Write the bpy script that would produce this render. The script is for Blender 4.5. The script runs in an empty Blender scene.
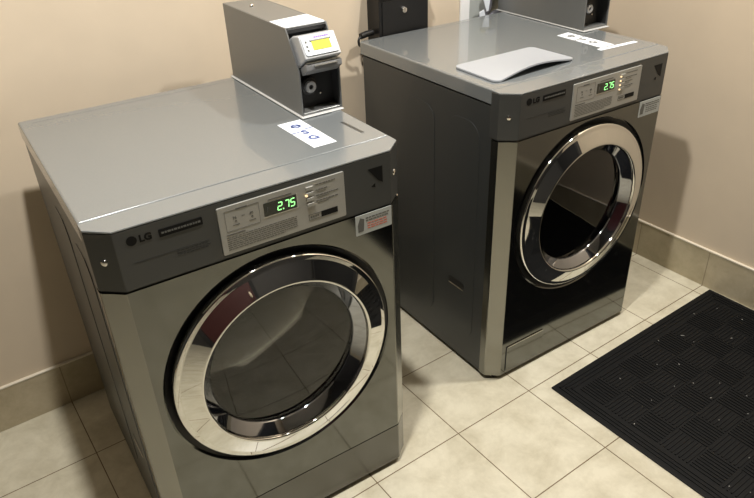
import bpy, bmesh, math, random
from mathutils import Vector, Matrix, Euler
random.seed(7)
scn = bpy.context.scene
COL = scn.collection
PI = math.pi

# ------------------------------------------------------------------ materials
def new_mat(name):
    m = bpy.data.materials.new(name); m.use_nodes = True
    nt = m.node_tree
    return m, nt, nt.nodes['Principled BSDF']

def mat(name, col, rough=.5, metal=0., coat=0., coat_rough=.05, spec=.5, noise=0., nscale=40., bump=0., emit=None, estr=0., aniso=None):
    m, nt, b = new_mat(name)
    b.inputs['Base Color'].default_value = (*col, 1)
    b.inputs['Roughness'].default_value = rough
    b.inputs['Metallic'].default_value = metal
    b.inputs['Coat Weight'].default_value = coat
    b.inputs['Coat Roughness'].default_value = coat_rough
    b.inputs['Specular IOR Level'].default_value = spec
    if emit:
        b.inputs['Emission Color'].default_value = (*emit, 1)
        b.inputs['Emission Strength'].default_value = estr
    if noise or bump:
        tc = nt.nodes.new('ShaderNodeTexCoord')
        n = nt.nodes.new('ShaderNodeTexNoise'); n.inputs['Scale'].default_value = nscale; n.inputs['Detail'].default_value = 5
        nt.links.new(tc.outputs['Object'], n.inputs['Vector'])
        if aniso:
            mp = nt.nodes.new('ShaderNodeMapping'); mp.inputs['Scale'].default_value = aniso
            nt.links.new(tc.outputs['Object'], mp.inputs['Vector']); nt.links.new(mp.outputs['Vector'], n.inputs['Vector'])
        if noise:
            r = nt.nodes.new('ShaderNodeMapRange')
            r.inputs['From Min'].default_value = .3; r.inputs['From Max'].default_value = .7
            r.inputs['To Min'].default_value = 1 - noise; r.inputs['To Max'].default_value = 1 + noise
            nt.links.new(n.outputs['Fac'], r.inputs['Value'])
            v = nt.nodes.new('ShaderNodeMix'); v.data_type = 'RGBA'; v.blend_type = 'MULTIPLY'
            v.inputs['Factor'].default_value = 1
            v.inputs['A'].default_value = (*col, 1)
            nt.links.new(r.outputs['Result'], v.inputs['B'])
            nt.links.new(v.outputs['Result'], b.inputs['Base Color'])
        if bump:
            bp = nt.nodes.new('ShaderNodeBump'); bp.inputs['Strength'].default_value = bump; bp.inputs['Distance'].default_value = .002
            nt.links.new(n.outputs['Fac'], bp.inputs['Height']); nt.links.new(bp.outputs['Normal'], b.inputs['Normal'])
    return m

def tile_mat(name, base, var, grout, s, ox, oy, plane='XY', row=None, rough=.32):
    m, nt, b = new_mat(name)
    N, L = nt.nodes, nt.links
    tc = N.new('ShaderNodeTexCoord')
    sep = N.new('ShaderNodeSeparateXYZ'); L.new(tc.outputs['Object'], sep.inputs[0])
    ax = N.new('ShaderNodeMath'); ax.operation = 'SUBTRACT'; ax.inputs[1].default_value = ox - 40 * s
    ay = N.new('ShaderNodeMath'); ay.operation = 'SUBTRACT'; ay.inputs[1].default_value = oy - 40 * (row or s)
    L.new(sep.outputs[plane[0]], ax.inputs[0]); L.new(sep.outputs[plane[1]], ay.inputs[0])
    com = N.new('ShaderNodeCombineXYZ'); L.new(ax.outputs[0], com.inputs[0]); L.new(ay.outputs[0], com.inputs[1])
    br = N.new('ShaderNodeTexBrick'); br.offset = 0; br.squash = 1
    br.inputs['Scale'].default_value = 1; br.inputs['Brick Width'].default_value = s; br.inputs['Row Height'].default_value = row or s
    br.inputs['Mortar Size'].default_value = .0016; br.inputs['Mortar Smooth'].default_value = .15
    br.inputs['Color1'].default_value = (*base, 1); br.inputs['Color2'].default_value = (*var, 1); br.inputs['Mortar'].default_value = (*grout, 1)
    L.new(com.outputs[0], br.inputs['Vector'])
    n1 = N.new('ShaderNodeTexNoise'); n1.inputs['Scale'].default_value = 9; n1.inputs['Detail'].default_value = 10; n1.inputs['Roughness'].default_value = .70; n1.inputs['Distortion'].default_value = .25
    L.new(tc.outputs['Object'], n1.inputs['Vector'])
    r1 = N.new('ShaderNodeValToRGB')
    r1.color_ramp.elements[0].position = .3; r1.color_ramp.elements[0].color = (.76, .73, .66, 1)
    r1.color_ramp.elements[1].position = .62; r1.color_ramp.elements[1].color = (1.04, 1.03, 1.0, 1)
    L.new(n1.outputs['Fac'], r1.inputs[0])
    mx = N.new('ShaderNodeMix'); mx.data_type = 'RGBA'; mx.blend_type = 'MULTIPLY'; mx.inputs['Factor'].default_value = 1
    L.new(br.outputs['Color'], mx.inputs['A']); L.new(r1.outputs[0], mx.inputs['B'])
    L.new(mx.outputs['Result'], b.inputs['Base Color'])
    b.inputs['Roughness'].default_value = rough
    b.inputs['Specular IOR Level'].default_value = .4
    bp = N.new('ShaderNodeBump'); bp.inputs['Strength'].default_value = .5; bp.inputs['Distance'].default_value = .0015; bp.invert = True
    L.new(br.outputs['Fac'], bp.inputs['Height']); L.new(bp.outputs['Normal'], b.inputs['Normal'])
    return m

def glass_mat(name, tint, refl_rough=.03, ior=1.5):
    m = bpy.data.materials.new(name); m.use_nodes = True
    nt = m.node_tree; nt.nodes.clear()
    out = nt.nodes.new('ShaderNodeOutputMaterial')
    tr = nt.nodes.new('ShaderNodeBsdfTransparent'); tr.inputs['Color'].default_value = (*tint, 1)
    gl = nt.nodes.new('ShaderNodeBsdfGlossy'); gl.inputs['Roughness'].default_value = refl_rough
    gl.inputs['Color'].default_value = (1, 1, 1, 1)
    fr = nt.nodes.new('ShaderNodeFresnel'); fr.inputs['IOR'].default_value = ior
    mx = nt.nodes.new('ShaderNodeMixShader')
    nt.links.new(fr.outputs[0], mx.inputs[0]); nt.links.new(tr.outputs[0], mx.inputs[1]); nt.links.new(gl.outputs[0], mx.inputs[2])
    nt.links.new(mx.outputs[0], out.inputs['Surface'])
    return m

M = {}
M['wall'] = mat('wall_paint', (.66, .555, .42), .75, noise=.03, nscale=6, bump=.06, spec=.25)
M['darkwall'] = mat('unseen_wall_dark', (.035, .034, .034), .6)  # unseen walls darkened to cut bounce fill and blacken reflections
M['ceiling'] = mat('ceiling_paint', (.58, .57, .55), .85)
TS, TX, TY = .3041, .8533, -.0516
M['floor'] = tile_mat('floor_tile', (.615, .58, .465), (.64, .605, .49), (.16, .11, .06), TS, TX, TY)
M['base_x'] = tile_mat('shaded_skirting_back', (.50, .44, .31), (.53, .46, .33), (.30, .25, .17), TS, TX, -.02, 'XZ', .6)  # same tile as the floor, with shade put into the colour
M['base_y'] = tile_mat('shaded_skirting_side', (.50, .44, .31), (.53, .46, .33), (.30, .25, .17), TS, TY, -.02, 'YZ', .6)  # floor tile again, darkened in colour to stand for shade
M['cap'] = mat('cream_trim', (.75, .68, .55), .35)
M['top'] = mat('silver_grey_paint', (.225, .243, .250), .25, .35, coat=.6, coat_rough=.02, noise=.02, nscale=300)
M['console'] = mat('graphite_plastic', (.054, .056, .054), .38, .3, coat=.15, coat_rough=.2)
M['front'] = mat('polished_steel', (.168, .172, .163), .09, 1.0, noise=.03, nscale=60, aniso=(1, 1, 30))
M['satin'] = mat('satin_steel', (.27, .27, .25), .20, 1.0, noise=.03, nscale=60, aniso=(1, 1, 30))
M['kick'] = mat('brushed_steel', (.15, .15, .142), .24, .9, noise=.03, nscale=60, aniso=(1, 1, 30))
M['side'] = mat('dark_enamel', (.034, .037, .037), .40, .1, coat=.2, coat_rough=.12)
M['black'] = mat('black_rubber', (.008, .008, .008), .45)
M['chrome'] = mat('chrome', (.70, .70, .68), .03, 1.0)
M['bowl'] = mat('dark_steel', (.36, .375, .41), .06, 1.0)
M['drum'] = mat('drum_steel', (.28, .28, .28), .25, 1.0)
M['glass'] = glass_mat('smoked_glass', (.48, .49, .49), .02, 1.55)
M['silver'] = mat('silver_label', (.37, .365, .335), .42, .35, noise=.02, nscale=200)
M['ink'] = mat('dark_ink', (.10, .10, .09), .6)
M['logo'] = mat('logo_ink', (.006, .006, .006), .5, spec=.15)
M['displayglass'] = mat('display_window', (.006, .01, .006), .12, coat=.5)
M['green'] = mat('green_led', (.1, .6, .1), .5, emit=(.42, 1.0, .36), estr=1.1)
M['amber'] = mat('amber_led', (.8, .5, .2), .5, emit=(1, .78, .48), estr=.9)
M['white'] = mat('white_plastic', (.35, .37, .40), .4)
M['outletwhite'] = mat('white_outlet_plastic', (.88, .88, .87), .4)
M['paper'] = mat('white_paper', (.76, .80, .85), .55)
M['sticker'] = mat('grey_sticker', (.40, .42, .40), .5)
M['red'] = mat('red_ink', (.50, .12, .07), .6)
M['blue'] = mat('blue_ink', (.06, .09, .25), .6)
M['flange'] = mat('pale_flange', (.50, .50, .49), .4)
M['faint'] = mat('faint_print', (.035, .036, .035), .5, spec=.2)
M['steel'] = mat('painted_steel_box', (.165, .17, .167), .32, .35, coat=.15, coat_rough=.1)
M['bright'] = mat('bare_aluminium', (.75, .75, .72), .28, 1.0)
M['screw'] = mat('screw_steel', (.72, .70, .66), .18, 1.0)
M['reader'] = mat('reader_silver_plastic', (.50, .51, .52), .35, .15)
M['readerdark'] = mat('reader_grey_plastic', (.22, .22, .22), .4, .1)
M['lcd'] = mat('yellow_lcd', (.36, .36, .02), .4, emit=(.95, .92, .06), estr=.3)
M['purple'] = mat('purple_ink', (.30, .20, .55), .6)
M['recess'] = mat('dark_recess', (.03, .03, .03), .5)
M['blackmetal'] = mat('black_powder_coat', (.005, .005, .0055), .42, .0, noise=.05, nscale=250)
M['mat'] = mat('black_rubber_mat', (.0032, .0034, .0036), .62, noise=.2, nscale=30, spec=.22)
M['lint'] = mat('lint', (.40, .39, .36), .9)
M['hose'] = mat('grey_hose', (.12, .12, .14), .5)
M['brass'] = mat('valve_brass', (.35, .33, .12), .35, .8)
M['maroon'] = mat('added_door_maroon', (.055, .012, .014), .45)
M['charcoal'] = mat('added_door_charcoal', (.018, .018, .020), .8)
M['lamp'] = mat('lamp_lens', (.9, .9, .85), .4, emit=(1, .93, .80), estr=6)

# ------------------------------------------------------------------ helpers
def build(name, bm, m, parent=None, smooth=35, kind=None, label=None):
    me = bpy.data.meshes.new(name)
    bmesh.ops.recalc_face_normals(bm, faces=bm.faces[:])
    bm.to_mesh(me); bm.free()
    for f in me.polygons: f.use_smooth = True
    me.set_sharp_from_angle(angle=math.radians(smooth))
    me.materials.append(m)
    o = bpy.data.objects.new(name, me); COL.objects.link(o)
    wn = o.modifiers.new('weighted_normals', 'WEIGHTED_NORMAL'); wn.keep_sharp = True; wn.weight = 80
    if parent: o.parent = parent
    if kind: o['kind'] = kind
    if label: o['label'] = label
    return o

def thing(name, label, cat, loc=(0, 0, 0), rz=0, group=None):
    o = bpy.data.objects.new(name, None); COL.objects.link(o)
    o.empty_display_size = .1
    o.location = loc; o.rotation_euler = (0, 0, rz)
    o['label'] = label; o['category'] = cat
    if group: o['group'] = group
    return o

def tag(o, label, cat, group=None):
    o['label'] = label; o['category'] = cat
    if group: o['group'] = group
    return o

def bevel(bm, w, seg=2, ang=30, geom=None):
    es = geom or [e for e in bm.edges if len(e.link_faces) == 2 and e.calc_face_angle(0) > math.radians(ang)]
    if w > 0: bmesh.ops.bevel(bm, geom=es, offset=w, segments=seg, affect='EDGES', profile=.5, clamp_overlap=True)

def box(x0, x1, y0, y1, z0, z1, w=0., seg=2, bm=None):
    b = bmesh.new()
    bmesh.ops.create_cube(b, size=1)
    for v in b.verts:
        v.co = Vector((x0 + (v.co.x + .5) * (x1 - x0), y0 + (v.co.y + .5) * (y1 - y0), z0 + (v.co.z + .5) * (z1 - z0)))
    bevel(b, w, seg)
    return join(bm, b)

def join(bm, b):
    if bm is None: return b
    me = bpy.data.meshes.new('tmp'); b.to_mesh(me); b.free(); bm.from_mesh(me); bpy.data.meshes.remove(me)
    return bm

def prism(poly, a0, a1, axis='z', w=0., seg=2, bm=None):
    """poly in the two remaining axes (x,y)/(x,z)/(y,z), swept from a0 to a1 along axis"""
    b = bmesh.new()
    def co(p, a):
        if axis == 'z': return (p[0], p[1], a)
        if axis == 'y': return (p[0], a, p[1])
        return (a, p[0], p[1])
    v0 = [b.verts.new(co(p, a0)) for p in poly]; v1 = [b.verts.new(co(p, a1)) for p in poly]
    b.faces.new(v0); b.faces.new(v1[::-1]); n = len(poly)
    for i in range(n): b.faces.new((v0[i], v0[(i + 1) % n], v1[(i + 1) % n], v1[i]))
    bmesh.ops.recalc_face_normals(b, faces=b.faces[:])
    bevel(b, w, seg)
    return join(bm, b)

def rrect(x0, x1, z0, z1, r, n=5):
    P = []
    for cx, cz, a in ((x1 - r, z0 + r, -90), (x1 - r, z1 - r, 0), (x0 + r, z1 - r, 90), (x0 + r, z0 + r, 180)):
        for i in range(n + 1):
            t = math.radians(a + 90 * i / n); P.append((cx + r * math.cos(t), cz + r * math.sin(t)))
    return P

def lathe(profile, cx, cz, n=96, bm=None, axis='y', cy=0.):
    """revolve (r, h) points about an axis through (cx, cz) [y] or (cx, cy) [z]"""
    b = bm or bmesh.new()
    rings = []
    for r, h in profile:
        if r < 1e-6:
            rings.append([b.verts.new((cx, h, cz) if axis == 'y' else (cx, cz, h))])
        else:
            ring = []
            for i in range(n):
                t = 2 * PI * i / n
                if axis == 'y': ring.append(b.verts.new((cx + r * math.cos(t), h, cz + r * math.sin(t))))
                else: ring.append(b.verts.new((cx + r * math.cos(t), cz + r * math.sin(t), h)))
            rings.append(ring)
    for a, c in zip(rings, rings[1:]):
        for i in range(n):
            j = (i + 1) % n
            if len(a) == 1: b.faces.new((a[0], c[i], c[j]))
            elif len(c) == 1: b.faces.new((a[i], a[j], c[0]))
            else: b.faces.new((a[i], a[j], c[j], c[i]))
    return b

def tube(pts, r, n=10, bm=None, res=8):
    # Catmull-Rom through pts
    P = [Vector(p) for p in pts]; Q = []
    E = [P[0] * 2 - P[1]] + P + [P[-1] * 2 - P[-2]]
    for i in range(1, len(E) - 2):
        for k in range(res):
            t = k / res; a, b_, c, d = E[i - 1], E[i], E[i + 1], E[i + 2]
            Q.append(.5 * ((2 * b_) + (c - a) * t + (2 * a - 5 * b_ + 4 * c - d) * t * t + (3 * b_ - a - 3 * c + d) * t ** 3))
    Q.append(P[-1])
    b = bm or bmesh.new(); rings = []
    up = Vector((0.123, .31, .94))
    for i, q in enumerate(Q):
        d = (Q[min(i + 1, len(Q) - 1)] - Q[max(i - 1, 0)]).normalized()
        s = d.cross(up).normalized(); u = s.cross(d)
        rings.append([b.verts.new(q + r * (math.cos(2 * PI * k / n) * s + math.sin(2 * PI * k / n) * u)) for k in range(n)])
    for a, c in zip(rings, rings[1:]):
        for k in range(n): b.faces.new((a[k], a[(k + 1) % n], c[(k + 1) % n], c[k]))
    b.faces.new(rings[0][::-1]); b.faces.new(rings[-1])
    return b

def text_bm(s, size, extrude=.0003, align='LEFT', bold=0.):
    cu = bpy.data.curves.new('txt', 'FONT'); cu.body = s; cu.size = size; cu.extrude = extrude; cu.offset = bold
    cu.align_x = align; cu.resolution_u = 3
    o = bpy.data.objects.new('txt', cu); COL.objects.link(o)
    bpy.context.view_layer.update()
    me = bpy.data.meshes.new_from_object(o.evaluated_get(bpy.context.evaluated_depsgraph_get()))
    b = bmesh.new(); b.from_mesh(me)
    bpy.data.meshes.remove(me); bpy.data.objects.remove(o); bpy.data.curves.remove(cu)
    return b

def xf(b, mtx, bm=None):
    bmesh.ops.transform(b, matrix=mtx, verts=b.verts[:])
    return join(bm, b)

UPR = Matrix.Rotation(PI / 2, 4, 'X')            # lettering stood upright, facing -y
def on_front(b, x, y, z, bm=None): return xf(b, Matrix.Translation((x, y, z)) @ UPR, bm)

def seg_digit(ch, x, z, w, h, t, y0, y1, bm, slant=.12):
    S = {'a': (0, h, w, h), 'g': (0, h / 2, w, h / 2), 'd': (0, 0, w, 0), 'f': (0, h / 2, 0, h), 'b': (w, h / 2, w, h), 'e': (0, 0, 0, h / 2), 'c': (w, 0, w, h / 2)}
    on = {'2': 'abged', '7': 'abc', '5': 'afgcd', '-': 'g', '1': 'bc'}[ch]
    for k in on:
        ax, az, bx, bz = S[k]
        g = t * .5
        if az == bz: P = [(ax + g * .6, az - g), (bx - g * .6, az - g), (bx - g * .6, az + g), (ax + g * .6, az + g)]
        else: P = [(ax - g, az + g * .6), (ax + g, az + g * .6), (ax + g, bz - g * .6), (ax - g, bz - g * .6)]
        prism([(x + px + slant * pz, z + pz) for px, pz in P], y0, y1, 'y', bm=bm)

def screw_bm(p, n, r=.006):
    b = lathe([(0, -.0032), (r * .55, -.0030), (r * .9, -.0018), (r, 0), (r, .001)], 0, 0, 20)
    rot = Vector((0, -1, 0)).rotation_difference(Vector(n).normalized()).to_matrix().to_4x4()
    return xf(b, Matrix.Translation(p) @ rot)

# ------------------------------------------------------------------ room
WY, WX, BH = .8388, 2.137, .1568
LX, FY, CZ = -2.4, -2.75, 2.76
struct = lambda n, b, m: build(n, b, m, kind='structure')
struct('floor', box(LX - .1, WX + .1, FY - .1, WY + .1, -.1, 0), M['floor'])
struct('ceiling', box(LX - .1, WX + .1, FY - .1, WY + .1, CZ, CZ + .1), M['ceiling'])
struct('wall_back', box(LX - .1, WX + .1, WY, WY + .1, 0, CZ), M['wall'])
struct('wall_right', box(WX, WX + .1, FY - .1, WY, 0, CZ), M['wall'])
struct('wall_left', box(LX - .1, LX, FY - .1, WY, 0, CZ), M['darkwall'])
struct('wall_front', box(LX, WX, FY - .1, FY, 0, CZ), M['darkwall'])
BT = .009
struct('baseboard_back', box(LX, WX, WY - BT, WY, 0, BH - .004, .0008, 1), M['base_x'])
struct('baseboard_right', box(WX - BT, WX, -1.24, WY - BT, 0, BH - .004, .0008, 1), M['base_y'])
struct('baseboard_left', box(LX, LX + BT, FY, WY - BT, 0, BH - .004, .0008, 1), M['base_y'])
struct('trim_1', box(LX, WX, WY - BT - .002, WY, BH - .004, BH + .002, .001, 1), M['cap'])
struct('trim_2', box(WX - BT - .002, WX, -1.24, WY - BT - .002, BH - .004, BH + .002, .001, 1), M['cap'])
struct('trim_3', box(LX, LX + BT + .002, FY, WY - BT - .002, BH - .004, BH + .002, .001, 1), M['cap'])
# made-up door out of view, added for its maroon reflection in the chrome
dr = struct('added_door_1', box(-.80, .40, FY, FY + .045, .005, 2.05, .004), M['maroon'])
build('added_door_frame', box(.40, .48, FY, FY + .06, 0, 2.13, .003, bm=box(-.88, -.80, FY, FY + .06, 0, 2.13, .003, bm=box(-.80, .40, FY, FY + .06, 2.05, 2.13, .003))), M['charcoal'], dr)
b = lathe([(.0, FY + .10), (.026, FY + .098), (.030, FY + .085), (.024, FY + .072), (.010, FY + .065), (.010, FY + .05), (.028, FY + .049), (.028, FY + .044)], .33, 1.0, 24)
build('added_door_handle', b, M['screw'], dr)
dr = struct('added_door_2', box(WX - .045, WX, -2.62, -1.30, .005, 2.05, .004), M['charcoal'])  # unseen door added to darken the right wall in the chrome reflections
build('added_door_frame', box(WX - .06, WX, -1.30, -1.24, 0, 2.11, .003, bm=box(WX - .06, WX, -2.68, -2.62, 0, 2.11, .003, bm=box(WX - .06, WX, -2.62, -1.30, 2.05, 2.11, .003))), M['darkwall'], dr)

# ------------------------------------------------------------------ washing machines
W, D, H = .686, .715, .983
CX, CY = .0423, .0362
CTZ, CBZ, KZ, PZ = .9795, .849, .1506, .019
RID, LIP = .066, .040
DX, RH = .343, .287

def front_face(z0, z1, hole, DZ=.543):
    """front panel: flat face with chamfered vertical corners and a round opening"""
    b = bmesh.new()
    x0, x1 = CX, W - CX
    n = 96
    if hole:
        circ = [b.verts.new((DX + RH * math.cos(2 * PI * i / n), 0, DZ + RH * math.sin(2 * PI * i / n))) for i in range(n)]
        circ2 = [b.verts.new((DX + (RH - .004) * math.cos(2 * PI * i / n), .003, DZ + (RH - .004) * math.sin(2 * PI * i / n))) for i in range(n)]
        circ3 = [b.verts.new((DX + (RH - .004) * math.cos(2 * PI * i / n), .03, DZ + (RH - .004) * math.sin(2 * PI * i / n))) for i in range(n)]
        # outer boundary points on the rectangle, same angular order
        outer = []
        ca = sorted(math.atan2(z - DZ, x - DX) % (2 * PI) for x in (x0, x1) for z in (z0, z1))
        angs = [2 * PI * i / n for i in range(n)]
        for a in ca:
            k = min(range(n), key=lambda i: abs(((angs[i] - a + PI) % (2 * PI)) - PI)); angs[k] = a
        for a in angs:
            c, s = math.cos(a), math.sin(a); t = 1e9
            if c > 1e-9: t = min(t, (x1 - DX) / c)
            if c < -1e-9: t = min(t, (x0 - DX) / c)
            if s > 1e-9: t = min(t, (z1 - DZ) / s)
            if s < -1e-9: t = min(t, (z0 - DZ) / s)
            outer.append(b.verts.new((DX + c * t, 0, DZ + s * t)))
        for i in range(n):
            j = (i + 1) % n
            b.faces.new((outer[i], outer[j], circ[j], circ[i]))
            b.faces.new((circ[i], circ[j], circ2[j], circ2[i]))
            b.faces.new((circ2[i], circ2[j], circ3[j], circ3[i]))
    else:
        b.faces.new([b.verts.new(p) for p in ((x0, 0, z0), (x1, 0, z0), (x1, 0, z1), (x0, 0, z1))])
    # top and bottom returns
    for z, s in ((z0, 1), (z1, -1)):
        P = [(CX, 0), (W - CX, 0), (W - CX, .058), (CX, .058)]
        b.faces.new([b.verts.new((x, y, z + s * .0004)) for x, y in P])
    bmesh.ops.remove_doubles(b, verts=b.verts[:], dist=1e-6)
    return b

def corner_strip(z0, z1, sgn):
    b = bmesh.new()
    prof = [(CX, 0), (CX - .004, .0012), (CX * .5, CY * .46), (.0035, CY - .006), (.0, CY), (0, .058), (.012, .058), (.012, CY), (CX, .012)]
    if sgn: prof = [(W - x, y) for x, y in prof]
    return prism(prof, z0, z1, 'z', bm=b)

def make_machine(name, label, loc, rz, hatch, dark_led, DZ):
    t = thing(name, label, 'washing machine', loc, rz, 'front loading laundry machines')
    # cabinet with stamped side panels
    cab = box(.0025, W - .0025, .058, D - .012, .018, H - LIP - .0055, .003)
    for (y0, y1) in ((.31, .462), (.105, .25)):
        for (xa, xb) in ((.0007, .004), (W - .004, W - .0007)):
            prism(rrect(y0, y1, .11, .872, .055, 8), xa, xb, 'x', .0009, 2, cab)
    build('cabinet', cab, M['side'], t)
    for (y0, y1, zc) in ((.150, .228, .305),):
        s = prism(rrect(y0, y1, zc - .014, zc + .014, .0135, 6), .0001, .0035, 'x', .0004, 1)
        o = build('side_slot', s, M['black'], t, label='small black slot in the side panel')
        e = prism(rrect(y0 + .004, y1 - .002, zc - .0155, zc - .011, .002, 3), -.0006, .003, 'x', .0005, 1)
        build('slot_lip', e, M['screw'], o)
    build('gap', box(.009, W - .009, .06, D - .02, H - LIP - .008, H - LIP + .001), M['black'], t)
    build('gap_shade', box(.03, W - .03, .020, D - .03, .003, .020), M['black'], t)  # black box standing in for the shade in the floor gap
    for fx in (.05, W - .05):
        for fy in (.10, D - .09):
            build('foot', lathe([(0, 0), (.022, 0), (.022, .008), (.012, .010), (.009, .022)], fx, fy, 24, axis='z'), M['black'], t)
    # top plate
    tp = box(0, W, RID, D, H - LIP, H)
    top = max(tp.faces, key=lambda f: f.calc_center_median().z)
    bmesh.ops.inset_region(tp, faces=[top], thickness=.040, depth=0)
    bmesh.ops.inset_region(tp, faces=[top], thickness=.006, depth=-.0012)
    def outer(v): return v.co.x < .001 or v.co.x > W - .001 or v.co.y < RID + .001 or v.co.y > D - .001
    es = [e for e in tp.edges if all(outer(v) for v in e.verts) and len(e.link_faces) == 2 and e.calc_face_angle(0) > .5 and (max(v.co.z for v in e.verts) > H - .0005)
          and not (min(v.co.z for v in e.verts) < H - .01 and e.verts[0].co.y < RID + .001)]
    fe = [e for e in es if all(v.co.y < RID + .001 for v in e.verts)]
    es = [e for e in es if e not in fe]
    bevel(tp, .0055, 4, geom=es)
    fe = [e for e in tp.edges if all(v.co.y < RID + .0005 and v.co.z > H - .0002 for v in e.verts)]
    bevel(tp, .0022, 3, geom=fe)
    build('top_panel', tp, M['top'], t, 40)
    # console: sloped brow above, dark fascia below
    brow = bmesh.new()
    P = [(0, RID + .001), (0, CY), (CX, 0), (W - CX, 0), (W, CY), (W, RID + .001)]
    def ztop(y): return CTZ + (H - .0016 - CTZ) * max(0, min(1, y / RID))
    lo = [brow.verts.new((x, y, CTZ - .004)) for x, y in P]; hi = [brow.verts.new((x, y, ztop(y))) for x, y in P]
    brow.faces.new(lo); brow.faces.new(hi[::-1])
    for i in range(6): brow.faces.new((lo[i], lo[(i + 1) % 6], hi[(i + 1) % 6], hi[i]))
    bmesh.ops.recalc_face_normals(brow, faces=brow.faces[:])
    bevel(brow, .0022, 2, 40)
    build('brow', brow, M['top'], t)
    P2 = [(0, RID + .001), (0, CY), (CX, 0), (W - CX, 0), (W, CY), (W, RID + .001)]
    con = build('console', prism(P2, CBZ, CTZ - .0045, 'z', .0018, 2), M['console'], t)
    # logo: ringed emblem and two letters
    lg = lathe([(0, -.0006), (.0098, -.0006), (.0098, .001)], .0735, .9505, 32)
    on_front(text_bm('LG', .0195, .0004, bold=.0009), .087, -.0004, .9438, lg)
    build('logo', lg, M['logo'], con)
    bd = prism(rrect(.124, .209, .941, .957, .002), -.0012, .001, 'y')
    bo = build('name_badge', bd, M['logo'], con)
    w = bmesh.new(); x = .129
    while x < .202:
        d = random.uniform(.003, .008); prism([(x, .947), (x + d, .947), (x + d, .9508), (x, .9508)], -.0016, -.001, 'y', bm=w); x += d + .0015
    build('badge_lettering', w, M['ink'], bo)
    w = prism([(.070, .9045), (.215, .9045), (.215, .9052), (.070, .9052)], -.0006, .001, 'y')
    for r in range(3):
        x = .150
        while x < .21:
            d = random.uniform(.004, .010); prism([(x, .891 + r * .0045), (x + d, .891 + r * .0045), (x + d, .893 + r * .0045), (x, .893 + r * .0045)], -.0006, .001, 'y', bm=w); x += d + .002
    build('fine_print', w, M['faint'], con)
    w = prism([(.584, .949), (.622, .949), (.622, .909), (.610, .917)], -.0008, .001, 'y')
    prism([(.592, .906), (.602, .912), (.602, .902)], -.0008, .001, 'y', bm=w)
    build('corner_mark', w, M['logo'], con)
    nrm = Vector((-CY, -CX, 0)).normalized()
    for sx in (0, 1):
        px = CX * .5 if not sx else W - CX * .5
        n = (nrm.x, nrm.y, 0) if not sx else (-nrm.x, nrm.y, 0)
        build('screw', screw_bm((px, CY * .5, .914), n, .0072), M['screw'], con)
    # control panel
    cp = prism(rrect(.238, .523, .8585, .9635, .003), -.0035, .0015, 'y', .001, 2)
    cpo = build('control_panel', cp, M['silver'], t)
    ds = build('display_window', prism(rrect(.334, .408, .9165, .9455, .0015), -.0045, -.003, 'y', .0004, 1), M['displayglass'], cpo)
    fr = bmesh.new()
    for P in ([(.332, .9138), (.410, .9138), (.410, .9152), (.332, .9152)], [(.4088, .9138), (.410, .9138), (.410, .947), (.4088, .947)]):
        prism(P, -.0042, -.003, 'y', bm=fr)
    build('display_rim', fr, M['bright'], cpo)
    dg = bmesh.new()
    for ch, x in (('2', .364), ('7', .380), ('5', .393)): seg_digit(ch, x, .9225, .0088, .0165, .0021, -.0052, -.0043, dg)
    prism([(.3755, .9215), (.3780, .9215), (.3780, .924), (.3755, .924)], -.0052, -.0043, 'y', bm=dg)
    build('price_digits', dg, M['green'], cpo, label='glowing green price digits')
    dg = bmesh.new()
    prism([(.3405, .9255), (.3418, .9255), (.3435, .936), (.3422, .936)], -.0052, -.0043, 'y', bm=dg)
    build('cycle_segment', dg, M['ink'], cpo)
    # printed frame, headings, figures and small print on the panel
    w = bmesh.new()
    def bar(x0, x1, z0, z1): prism([(x0, z0), (x1, z0), (x1, z1), (x0, z1)], -.0040, -.0034, 'y', bm=w)
    for (a, b_, c, d) in ((.252, .325, .9085, .9090), (.252, .325, .9530, .9535), (.252, .2525, .9085, .9535), (.3245, .325, .9085, .9535)): bar(a, b_, c, d)
    bar(.276, .300, .9515, .9545)
    bar(.345, .398, .9500, .9520)
    on_front(text_bm('76', .0085, .0003), .2675, -.0037, .9325, w)
    on_front(text_bm('40', .0085, .0003), .3030, -.0037, .9325, w)
    bar(.287, .293, .9355, .9362)
    for cx in (.2735, .3085):
        b2 = prism([(cx - .0028, .9265), (cx + .0028, .9265), (cx, .9300)], -.0040, -.0034, 'y'); join(w, b2)
        bar(cx - .007, cx + .007, .9190, .9205)
    bar(.250, .290, .9000, .9025)
    for r in range(7):
        x = .250; xe = .405 - (r == 6) * .03
        while x < xe:
            d = random.uniform(.003, .010); bar(x, min(x + d, xe), .8945 - r * .0045, .8960 - r * .0045); x += d + .0016
    build('panel_print', w, M['ink'], cpo)
    w = bmesh.new()
    for r in range(4):
        x = .4535; xe = .480 + random.uniform(0, .025); z = .952 - r * .0125
        while x < xe:
            d = random.uniform(.003, .008); bar(x, x + d, z, z + .0022); x += d + .0014
        if r: bar(.456, .456 + random.uniform(.015, .03), z - .0042, z - .0032)
    build('button_print', w, M['ink'], cpo)
    for r in range(4):
        build('button', prism(rrect(.430, .4475, .9455 - r * .0125, .9535 - r * .0125, .0015), -.0065, -.003, 'y', .0006, 1), M['silver'], cpo)
        if dark_led is None or r in dark_led:
            build('indicator_light', prism(rrect(.4275, .4325, .9455 - r * .0125, .9498 - r * .0125, .001), -.0072, -.005, 'y'), M['amber'], cpo)
    build('model_plate', prism([(.462, .8755), (.502, .8755), (.502, .8885), (.462, .8885)], -.0042, -.003, 'y'), M['logo'], cpo)
    w = bmesh.new()
    for (a, b_, c, d) in ((.432, .462, .8755, .8765), (.432, .462, .8875, .8885), (.432, .433, .8755, .8885)): prism([(a, c), (b_, c), (b_, d), (a, d)], -.0042, -.003, 'y', bm=w)
    x = .436
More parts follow.
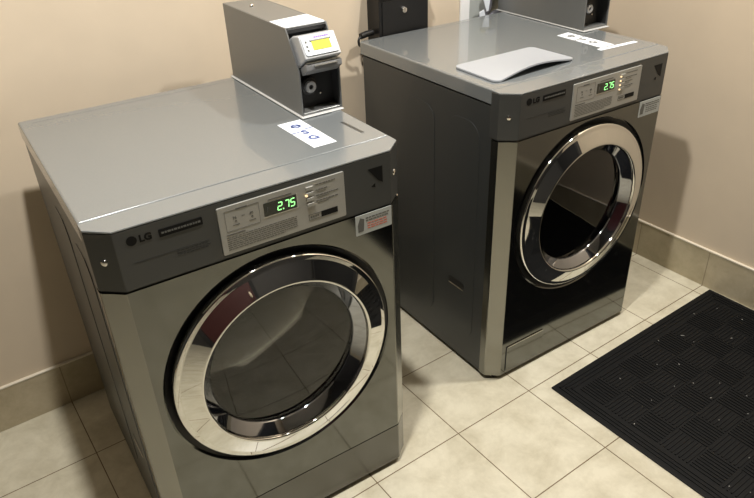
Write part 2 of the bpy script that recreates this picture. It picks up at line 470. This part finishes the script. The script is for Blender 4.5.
    while x < .458: prism([(x, .880), (x + .004, .880), (x + .004, .884), (x, .884)], -.0042, -.003, 'y', bm=w); x += .0055
    build('plate_outline', w, M['ink'], cpo)
    # front panel(s)
    if hatch:
        build('front_panel', front_face(PZ, CBZ - .004, True, DZ), M['front'], t, 20)
        hp = build('filter_hatch', prism(rrect(.062, .226, .032, .129, .003), -.0025, .003, 'y', .001, 2), M['front'], t)
        hg = prism([(.060, .030), (.228, .030), (.228, .0312), (.060, .0312)], -.0008, .002, 'y')
        prism([(.0595, .030), (.0610, .030), (.0610, .131), (.0595, .131)], -.0008, .002, 'y', bm=hg)
        build('hatch_gap', hg, M['black'], t)
        build('hatch_highlight', prism([(.066, .1265), (.224, .1265), (.224, .1285), (.066, .1285)], -.0038, -.002, 'y', .0004, 1), M['chrome'], hp)  # chrome sliver drawing the highlight along the hatch top
    else:
        build('front_panel', front_face(KZ + .002, CBZ - .004, True, DZ), M['front'], t, 20)
        build('kick_panel', front_face(PZ, KZ - .001, False), M['kick'], t, 20)
    for sgn in (0, 1):
        z0 = PZ if hatch else KZ + .002
        build('corner_trim', corner_strip(z0, CBZ - .004, sgn), M['satin'], t, 50)
        if not hatch: build('kick_corner', corner_strip(PZ, KZ - .001, sgn), M['kick'], t, 50)
    SP = [(CX, .004), (W - CX, .004), (W - .004, CY), (W - .004, .058), (.004, .058), (.004, CY)]
    build('seam', prism(SP, CBZ - .005, CBZ + .001, 'z'), M['black'], t)
    if not hatch: build('seam', prism(SP, KZ - .002, KZ + .003, 'z'), M['black'], t)
    # black surround, chrome door, smoked window, drum
    sr = lathe([(RH - .003, .006), (RH - .006, .010), (.262, .018), (.240, .024), (.240, .030), (RH - .003, .030)], DX, DZ)
    build('door_surround', sr, M['black'], t)
    dn = lathe([(.262, .018), (.2675, .010), (.2685, -.004), (.2665, -.0085), (.2635, -.0098), (.2560, -.0104), (.2535, -.0115), (.2145, -.0265), (.2115, -.0275), (.2090, -.0268), (.2070, -.0240), (.2055, -.018), (.207, -.016)], DX, DZ, 128)
    do = build('door', dn, M['chrome'], t, 50)
    build('door_bowl', lathe([(.2062, -.0185), (.2040, -.0165), (.1840, .004), (.1810, .009), (.1810, .016)], DX, DZ, 128), M['bowl'], do, 50)
    g = lathe([(0, .002), (.05, .0025), (.10, .0040), (.15, .0068), (.1812, .010), (.1812, .015), (.1, .0090), (0, .007)], DX, DZ, 96)
    build('door_glass', g, M['glass'], do, 60)
    dm = lathe([(.184, .040), (.225, .060), (.232, .09), (.235, .40), (.22, .42), (.12, .425), (.10, .40), (.03, .395), (0, .395)], DX, DZ, 64)
    dro = build('drum', dm, M['drum'], t, 40)
    for k in range(3):
        a = math.radians(90 + 120 * k)
        v = prism([(-.035, .235), (.035, .235), (.012, .185), (-.012, .185)], .11, .38, 'y', .008, 3)
        xf(v, Matrix.Translation((DX, 0, DZ)) @ Matrix.Rotation(-a + PI / 2, 4, 'Y'))
        build('drum_paddle', v, M['drum'], dro)
    # warning sticker at the top right of the front
    so = build('warning_sticker', prism(rrect(.546, .6425, .795, .8445, .001), -.0009, .001, 'y'), M['sticker'], t)
    w = bmesh.new()
    prism([(.552, .803), (.566, .803), (.569, .833), (.558, .838), (.551, .820)], -.0013, -.0008, 'y', bm=w)
    for r, z in enumerate((.832, .8255)):
        x = .573
        while x < .632: d = random.uniform(.004, .01); prism([(x, z), (x + d, z), (x + d, z + .003), (x, z + .003)], -.0013, -.0008, 'y', bm=w); x += d + .0018
    build('sticker_print', w, M['ink'], so)
    w = bmesh.new()
    for r, z in enumerate((.8185, .812, .806)):
        x = .577
        while x < .63: d = random.uniform(.004, .01); prism([(x, z), (x + d, z), (x + d, z + .0025), (x, z + .0025)], -.0013, -.0008, 'y', bm=w); x += d + .0025
    build('sticker_red_print', w, M['red'], so, label='red small print') if not hatch else build('sticker_small_print', w, M['ink'], so)
    return t

ZT = H - .0012     # recessed field of the top plate
A_LOC, A_RZ = (0, 0, 0), -.0436
B_LOC, B_RZ = (1.0786, .0453, 0), -.0349
A = make_machine('washing_machine', 'grey front loading machine on the left with a lower kick panel and clear top', A_LOC, A_RZ, False, [1], .543)
B = make_machine('washing_machine', 'dark front loading machine on the right with a white plastic lid on its top', B_LOC, B_RZ, True, None, .553)

def top_label(parent, pts, labeltxt, glyph_len, col):
    """printed white strip stuck on the top: corner order back-left, back-right, front-right, front-left"""
    o = build('instruction_label', prism(pts, ZT - .0002, ZT + .0006, 'z'), M['paper'], parent, label=labeltxt)
    bl, br, fr, fl = [Vector((*p, 0)) for p in pts]
    def at(u, v): return (bl * (1 - u) + br * u) * (1 - v) + (fl * (1 - u) + fr * u) * v
    yaw = math.atan2((br - bl).y, (br - bl).x)
    w = bmesh.new()
    c = at(.5, .20); R = Matrix.Translation((c.x, c.y, ZT + .0007)) @ Matrix.Rotation(yaw, 4, 'Z')
    ring = lathe([(.0065, -.0001), (.0125, -.0001), (.0125, .0003), (.0065, .0003), (.0065, -.0001)], 0, 0, 28, axis='z')
    xf(ring, R, w)
    xf(prism([(-.012, -.002), (.012, -.002), (.012, .003), (-.012, .003)], -.0001, .0003), R, w)
    build('label_emblem', w, col, o)
    w = bmesh.new()
    for ch, v in (('S', .47), ('G', .70)):
        c = at(.5, v); xf(text_bm(ch, .034, .0003, 'CENTER', .0013), Matrix.Translation((c.x, c.y - .010, ZT + .0008)) @ Matrix.Rotation(yaw, 4, 'Z'), w)
    build('label_lettering', w, col, o)
    w = bmesh.new()
    for u, v in ((.17, .42), (.83, .36)):
        c = at(u, v); xf(prism([(-.010, -.0020), (.010, -.0020), (.010, .0020), (-.010, .0020)], -.0001, .0003), Matrix.Translation((c.x, c.y, ZT + .0007)) @ Matrix.Rotation(yaw, 4, 'Z'), w)
    build('label_dashes', w, col, o)
top_label(A, [(.511, .283), (.572, .283), (.573, .108), (.515, .108)], 'white strip label with blue marks on the top', .2, M['blue'])
top_label(B, [(.530, .341), (.586, .346), (.580, .151), (.522, .153)], 'white strip label with dark marks on the top', .2, M['ink'])
tp = prism([(.498, .132), (.656, .122), (.657, .138), (.500, .149)], ZT - .0002, ZT + .0008, 'z')
build('tape_strip', tp, M['paper'], B, label='white tape strip across the right of the top')
# short scratch-like slot behind the label on the left top
b = prism([(.640, .205), (.648, .205), (.652, .118), (.644, .118)], ZT - .0005, ZT + .0004, 'z')
build('slot', b, M['side'], A)

# ------------------------------------------------------------------ coin boxes
def coin_box(label, loc, rz, cover_label):
    t = thing('coin_box', label, 'coin box', loc, rz, 'coin and card payment boxes on the machines')
    w, d, h = .112, .430, .204
    T = .0035
    side = [(0, .003), (0, .112), (.052, h), (d, h), (d, .003)]
    bm = prism(side, 0, T, 'x', .0008, 1)
    prism(side, w - T, w, 'x', .0008, 1, bm)
    box(T, w - T, .052, d, h - T, h, .0008, 1, bm)          # top sheet
    box(T, w - T, d - T, d, .003, h - T, 0, 1, bm)          # back sheet
    build('housing', bm, M['steel'], t)
    build('front_plate', prism([(.038, .003), (.038, .118), (.075, .185), (.079, .183), (.042, .116), (.042, .003)], T, w - T, 'x'), M['recess'], t)
    build('recess_darkener', box(w - T - .0015, w - T, .006, .052, .009, .112), M['recess'], t)  # dark sheet added to blacken the right wall's lit inner face
    build('base_plate', box(-.006, w, -.009, d + .004, 0, .003, .001, 1), M['flange'], t)
    build('ledge', box(T, w - T, .002, .038, .003, .009, .001, 1), M['steel'], t)
    # slanted card reader: local frame along the slope
    s = Vector((0, .487, .873)); n = Vector((0, -.873, .487))
    O = Vector((0, .0095, .1185))
    R = Matrix(((1, 0, 0, 0), (0, -n.y, s.y, 0), (0, -n.z, s.z, 0), (0, 0, 0, 1)))   # x stays, -y -> n, z -> s
    X = Matrix.Translation(O) @ R
    body = xf(prism([(-.004, .002), (-.046, .006), (-.041, .062), (-.012, .072), (.012, .072), (.012, .002)], .008, .104, 'x', .003, 3), X)
    rd = build('card_reader', body, M['reader'], t)
    # face plate follows the front of the reader
    fd = Vector((0, .006, .060)).normalized()
    F = X @ Matrix(((1, 0, 0, 0), (0, fd.z, fd.y, -.0461), (0, -fd.y, fd.z, .006), (0, 0, 0, 1)))
    build('face_plate', xf(prism(rrect(.012, .100, .006, .054, .006), -.0035, .001, 'y', .0012, 2), F), M['paper'], rd)
    build('lcd_screen', xf(prism(rrect(.034, .082, .017, .039, .001), -.0046, -.003, 'y'), F), M['lcd'], rd)
    build('lcd_hood', xf(prism([(.030, .039), (.086, .039), (.086, .0418), (.030, .0418)], -.0055, -.003, 'y'), F), M['readerdark'], rd)
    wv = bmesh.new(); x = .044
    while x < .080: dd = random.uniform(.003, .006); prism([(x, .0455), (x + dd, .0455), (x + dd, .0495), (x, .0495)], -.0042, -.003, 'y', bm=wv); x += dd + .001
    build('face_lettering', xf(wv, F), M['purple'], rd)
    wv = bmesh.new()
    for z in (.016, .025, .036): prism([(.018, z), (.023, z), (.023, z + .005), (.018, z + .005)], -.0042, -.003, 'y', bm=wv)
    build('face_symbols', xf(wv, F), M['ink'], rd)
    # lower jaw with the card slot
    jw = xf(prism([(.004, -.019), (-.028, -.017), (-.034, -.004), (-.028, -.001), (.004, -.001)], .010, .106, 'x', .002, 2), X)
    jo = build('card_slot', jw, M['readerdark'], t)
    build('slot_rim', xf(box(.030, .092, -.0355, -.028, -.0105, -.0075, .0006, 1), X), M['bright'], jo)
    build('slot_edge', xf(box(.012, .104, -.0345, -.02, -.0022, .0006, .0006, 1), X), M['bright'], jo)
    # round key lock in the recess
    lk = lathe([(0, .016), (.010, .016), (.011, .020), (.018, .020), (.021, .022), (.0215, .038)], .036, .066, 32)
    lo = build('lock', lk, M['black'], t)
    kc = lathe([(.006, .0125), (.0125, .0125), (.0145, .015), (.0145, .0205), (.006, .0205), (.006, .0125)], .036, .066, 32)
    build('lock_ring', kc, M['reader'], lo)
    build('rivet', lathe([(0, .034), (.003, .0345), (.004, .038)], .072, .040, 16), M['screw'], t)
    # white cover label over the front of the top
    lb = prism([(T * .5, .060), (w - T * .5, .060), (w - T * .5, .150), (T * .5, .138)], h - .0003, h + .0007, 'z')
    prism([(.004, .0535), (w - .004, .0535), (w - .004, .062), (.004, .062)], h - .001, h + .0007, 'z', bm=lb)
    lbo = build('top_sticker', lb, M['paper'], t, label='white sticker')
    wv = bmesh.new(); x = .025
    while x < .095: dd = random.uniform(.005, .012); prism([(x, .066), (x + dd, .066), (x + dd, .069), (x, .069)], h + .0006, h + .001, 'z', bm=wv); x += dd + .002
    build('sticker_print', wv, M['ink'], lbo)
    hd = box(T, w - T, .050, .060, h - .014, h - .004, .001, 1)
    build('hood_strip', hd, M['black'], t)
    sc = lathe([(0, h + .006), (.004, h + .0055), (.006, h + .003), (.0062, h)], .045, .335, 20, axis='z')
    build('screw', sc, M['screw'], t)
    return t

def to_world(loc, rz, x, y): return (loc[0] + math.cos(rz) * x - math.sin(rz) * y, loc[1] + math.sin(rz) * x + math.cos(rz) * y)
ax, ay = to_world(A_LOC, A_RZ, .582, .285)
coin_box('grey coin box with a yellow lit card reader on the left machine', (ax, ay, H + .0003), A_RZ, True)
bx, by = to_world(B_LOC, B_RZ, .6245, .316)
coin_box('grey coin box cut off by the picture top on the right machine', (bx, by, H + .0003), B_RZ - .035, False)

# ------------------------------------------------------------------ white plastic lid lying on the right machine
def lid_mesh():
    b = bmesh.new()
    NU, NV, th = 40, 16, .0045
    bl, br, fr, fl = Vector((.048, .285)), Vector((.360, .287)), Vector((.365, .112)), Vector((.043, .096))
    def P(u, v):
        p = (bl * (1 - u) + br * u) * (1 - v) + (fl * (1 - u) + fr * u) * v      # v=1 at the front
        return p
    def lift(u, v): return .0175 * max(0, math.sin(PI * min(1, max(0, (u - .05) / .95)) ** .9)) ** 1.2 * v ** 2.6
    def rc(u, v):   # round the corners in plan
        r = .022; L = (br - bl).length; K = (fl - bl).length
        x, y = u * L, v * K
        cx = min(max(x, r), L - r); cy = min(max(y, r), K - r)
        dx, dy = x - cx, y - cy; d = math.hypot(dx, dy); m_ = max(abs(dx), abs(dy))
        if d > 1e-9 and dx and dy: k = m_ / d; x, y = cx + dx * k, cy + dy * k
        return x / L, y / K
    top, bot = [], []
    us = sorted(set([i / NU for i in range(NU + 1)] + [.01, .02, .035, .05, .98, .99, .965, .95]))
    vs = sorted(set([i / NV for i in range(NV + 1)] + [.02, .04, .09, .98, .96, .91]))
    for u in us:
        rt, rb = [], []
        for v in vs:
            uu, vv = rc(u, v); p = P(uu, vv); z = lift(uu, vv)
            rt.append(b.verts.new((p.x, p.y, z + th))); rb.append(b.verts.new((p.x, p.y, z)))
        top.append(rt); bot.append(rb)
    nu, nv = len(us), len(vs)
    for i in range(nu - 1):
        for j in range(nv - 1):
            b.faces.new((top[i][j], top[i + 1][j], top[i + 1][j + 1], top[i][j + 1]))
            b.faces.new((bot[i][j], bot[i][j + 1], bot[i + 1][j + 1], bot[i + 1][j]))
    for i in range(nu - 1):
        b.faces.new((top[i][0], bot[i][0], bot[i + 1][0], top[i + 1][0])); b.faces.new((top[i][-1], top[i + 1][-1], bot[i + 1][-1], bot[i][-1]))
    for j in range(nv - 1):
        b.faces.new((top[0][j], top[0][j + 1], bot[0][j + 1], bot[0][j])); b.faces.new((top[-1][j], bot[-1][j], bot[-1][j + 1], top[-1][j + 1]))
    return b
lid = build('plastic_lid', lid_mesh(), M['white'], smooth=50)
lid.location = (B_LOC[0], B_LOC[1], H + .0003); lid.rotation_euler.z = B_RZ
tag(lid, 'white curved plastic lid lying on top of the right machine', 'lid')

# ------------------------------------------------------------------ black drop box and cable on the back wall
t = thing('drop_box', 'black metal lock box on the wall behind the right machine', 'lock box', (1.302, WY, .93))
x0, x1, y0 = -.109, .103, -.071
build('case', box(x0, x1, y0, 0, 0, .168, .004, 2), M['blackmetal'], t)
build('lid', prism([(y0 - .006, .168), (y0 - .006, .178), (y0 + .03, .218), (0, .218), (0, .168)], x0 - .004, x1 + .004, 'x', .002, 2), M['blackmetal'], t)
fd = build('front_door', box(x0 + .012, x1 - .004, y0 - .003, y0 + .001, .012, .160, .001, 2), M['blackmetal'], t)
lk = lathe([(0, y0 - .014), (.0085, y0 - .014), (.0105, y0 - .011), (.011, y0 - .002)], -.010, .125, 28)
lo = build('lock', lk, M['screw'], fd)
build('key_slot', box(-.0108, -.0092, y0 - .0146, y0 - .012, .119, .131), M['black'], t)

# cable end lying over the back corner of the right machine and dropping behind it
cb = tube([(1.186, .800, .991), (1.160, .798, .990), (1.134, .795, .987)], .0105, 14)
tube([(1.140, .796, .988), (1.126, .794, .980), (1.124, .792, .962), (1.142, .793, .942), (1.170, .797, .90), (1.18, .80, .6), (1.19, .80, .3), (1.20, .79, .05), (1.23, .77, .006), (1.30, .77, .006)], .0042, 10, cb)
c = build('power_cable', cb, M['black']); tag(c, 'black cable with a plug sleeve hooked over the back corner of the right machine', 'cable')

# ------------------------------------------------------------------ white outlet box with hoses behind the right machine
t = thing('outlet_box', 'white wall outlet box with hoses behind the right machine', 'plumbing box', (1.775, WY, .90))
fr = bmesh.new()
for a in ((-.163, -.118, 0, .32), (.118, .163, 0, .32), (-.118, .118, 0, .035), (-.118, .118, .285, .32)):
    box(a[0], a[1], -.010, 0, a[2], a[3], .002, 1, fr)
build('frame', fr, M['outletwhite'], t)
build('back_plate', box(-.118, .118, -.006, 0, .035, .285), M['sticker'], t)
for px, mt in ((-.045, 'brass'), (.045, 'brass')):
    v = tube([(px, -.006, .16), (px, -.045, .16)], .012, 16); tube([(px, -.036, .162), (px, -.036, .118)], .010, 14, v)
    vo = build('valve', v, M['brass'], t)
    build('valve_handle', box(px - .022, px + .022, -.060, -.045, .152, .168, .004, 2), M['white'], vo)
h = tube([(-.045, -.036, .12), (-.048, -.038, .09), (-.075, -.040, .065), (-.10, -.030, .03), (-.11, -.030, -.1), (-.10, -.03, -.5)], .011, 12)
build('hose', h, M['hose'], t)
h = tube([(.045, -.036, .12), (.042, -.040, .09), (.0, -.045, .07), (-.04, -.038, .045), (-.05, -.03, -.1), (-.05, -.03, -.5)], .011, 12)
build('hose', h, M['hose'], t)
build('tag_card', prism([(-.098, .135), (-.058, .140), (-.066, .085), (-.076, .082)], -.058, -.055, 'y', .0005, 1), M['paper'], t)
build('tag_card', prism([(-.112, .085), (-.090, .092), (-.082, .070), (-.108, .055)], -.058, -.055, 'y', .0005, 1), M['paper'], t)

# ------------------------------------------------------------------ rubber mat
MX0, MX1, MY0, MY1 = 1.222, 2.120, -1.58, -.088
b = box(MX0, MX1, MY0, MY1, 0, .006, .003, 2)
for k in range(3):
    o = .018 + k * .013
    for (xa, xb, ya, yb) in ((MX0 + o, MX1 - o, MY1 - o - .005, MY1 - o), (MX0 + o, MX1 - o, MY0 + o, MY0 + o + .005), (MX0 + o, MX0 + o + .005, MY0 + o, MY1 - o), (MX1 - o - .005, MX1 - o, MY0 + o, MY1 - o)):
        box(xa, xb, ya, yb, .005, .0085, bm=b)
bx0, bx1, by0, by1 = MX0 + .062, MX1 - .062, MY0 + .062, MY1 - .062
nx = 8; cs = (bx1 - bx0) / nx; ny = int((by1 - by0) / cs)
cy = (by1 - by0) / ny
for i in range(nx):
    for j in range(ny):
        xa, ya = bx0 + i * cs, by0 + j * cy
        for k in range(8):
            if (i + j) % 2: u = xa + (k + .5) * cs / 8; box(u - .0024, u + .0024, ya + .003, ya + cy - .003, .005, .0088, bm=b)
            else: u = ya + (k + .5) * cy / 8; box(xa + .003, xa + cs - .003, u - .0024, u + .0024, .005, .0088, bm=b)
fm = build('floor_mat', b, M['mat']); tag(fm, 'black ribbed rubber mat on the floor in front of the right machine', 'mat')
b = bmesh.new()
for k in range(50):
    x, y = random.uniform(MX0 + .03, MX1 - .03), random.uniform(-1.0, MY1 - .03)
    l, wd, a = random.choice((.003, .003, .004, .005, .012)), random.uniform(.0012, .0022), random.uniform(0, PI)
    xf(box(-l / 2, l / 2, -wd / 2, wd / 2, 0, .0012), Matrix.Translation((x, y, .0088)) @ Matrix.Rotation(a, 4, 'Z'), b)
lt = build('lint', b, M['lint'], kind='stuff'); tag(lt, 'tiny pale lint specks scattered over the black mat', 'lint')

# ------------------------------------------------------------------ ceiling lights
LAMPS = [((.25, -.27), 'round recessed ceiling light above the left machine', 1.12), ((1.70, -.32), 'round recessed ceiling light above the right machine', .86)]
POWER = 42
for (lx, ly), lab, k in LAMPS:
    t = thing('ceiling_light', lab, 'ceiling light', (lx, ly, CZ), 0, 'recessed ceiling lights')
    build('trim_ring', lathe([(.085, -.004), (.10, -.012), (.112, -.008), (.114, 0), (.085, 0), (.085, -.004)], 0, 0, 48, axis='z'), M['white'], t)
    build('lens', lathe([(0, -.002), (.085, -.002), (.085, 0)], 0, 0, 48, axis='z'), M['lamp'], t)
    ld = bpy.data.lights.new('lamp_light', 'AREA'); ld.shape = 'DISK'; ld.size = .10; ld.energy = POWER * k; ld.color = (1, .97, .92); ld.spread = math.radians(180)
    lo = bpy.data.objects.new('lamp_light', ld); COL.objects.link(lo); lo.location = (lx, ly, CZ - .014)

w = bpy.data.worlds.new('World'); scn.world = w; w.use_nodes = True
w.node_tree.nodes['Background'].inputs[0].default_value = (.9, .85, .75, 1); w.node_tree.nodes['Background'].inputs[1].default_value = .05

# ------------------------------------------------------------------ camera
az, el, roll, f = .6024, -.5451, -.042, 684.8946
fwd = Vector((math.sin(az) * math.cos(el), math.cos(az) * math.cos(el), math.sin(el)))
r = Vector((math.cos(az), -math.sin(az), 0)); u = r.cross(fwd)
cr, sr_ = math.cos(roll), math.sin(roll)
rx = cr * r + sr_ * u; uy = -sr_ * r + cr * u
cam = bpy.data.cameras.new('camera'); co = bpy.data.objects.new('camera', cam); COL.objects.link(co)
co.matrix_world = Matrix(((rx.x, uy.x, -fwd.x, -.1726), (rx.y, uy.y, -fwd.y, -1.1485), (rx.z, uy.z, -fwd.z, 1.5687), (0, 0, 0, 1)))
cam.sensor_width = 36; cam.lens = f / 754 * 36; cam.clip_start = .02
scn.camera = co
scn.view_settings.view_transform = 'Standard'; scn.view_settings.look = 'None'
scn.view_settings.exposure = .15; scn.view_settings.gamma = 1
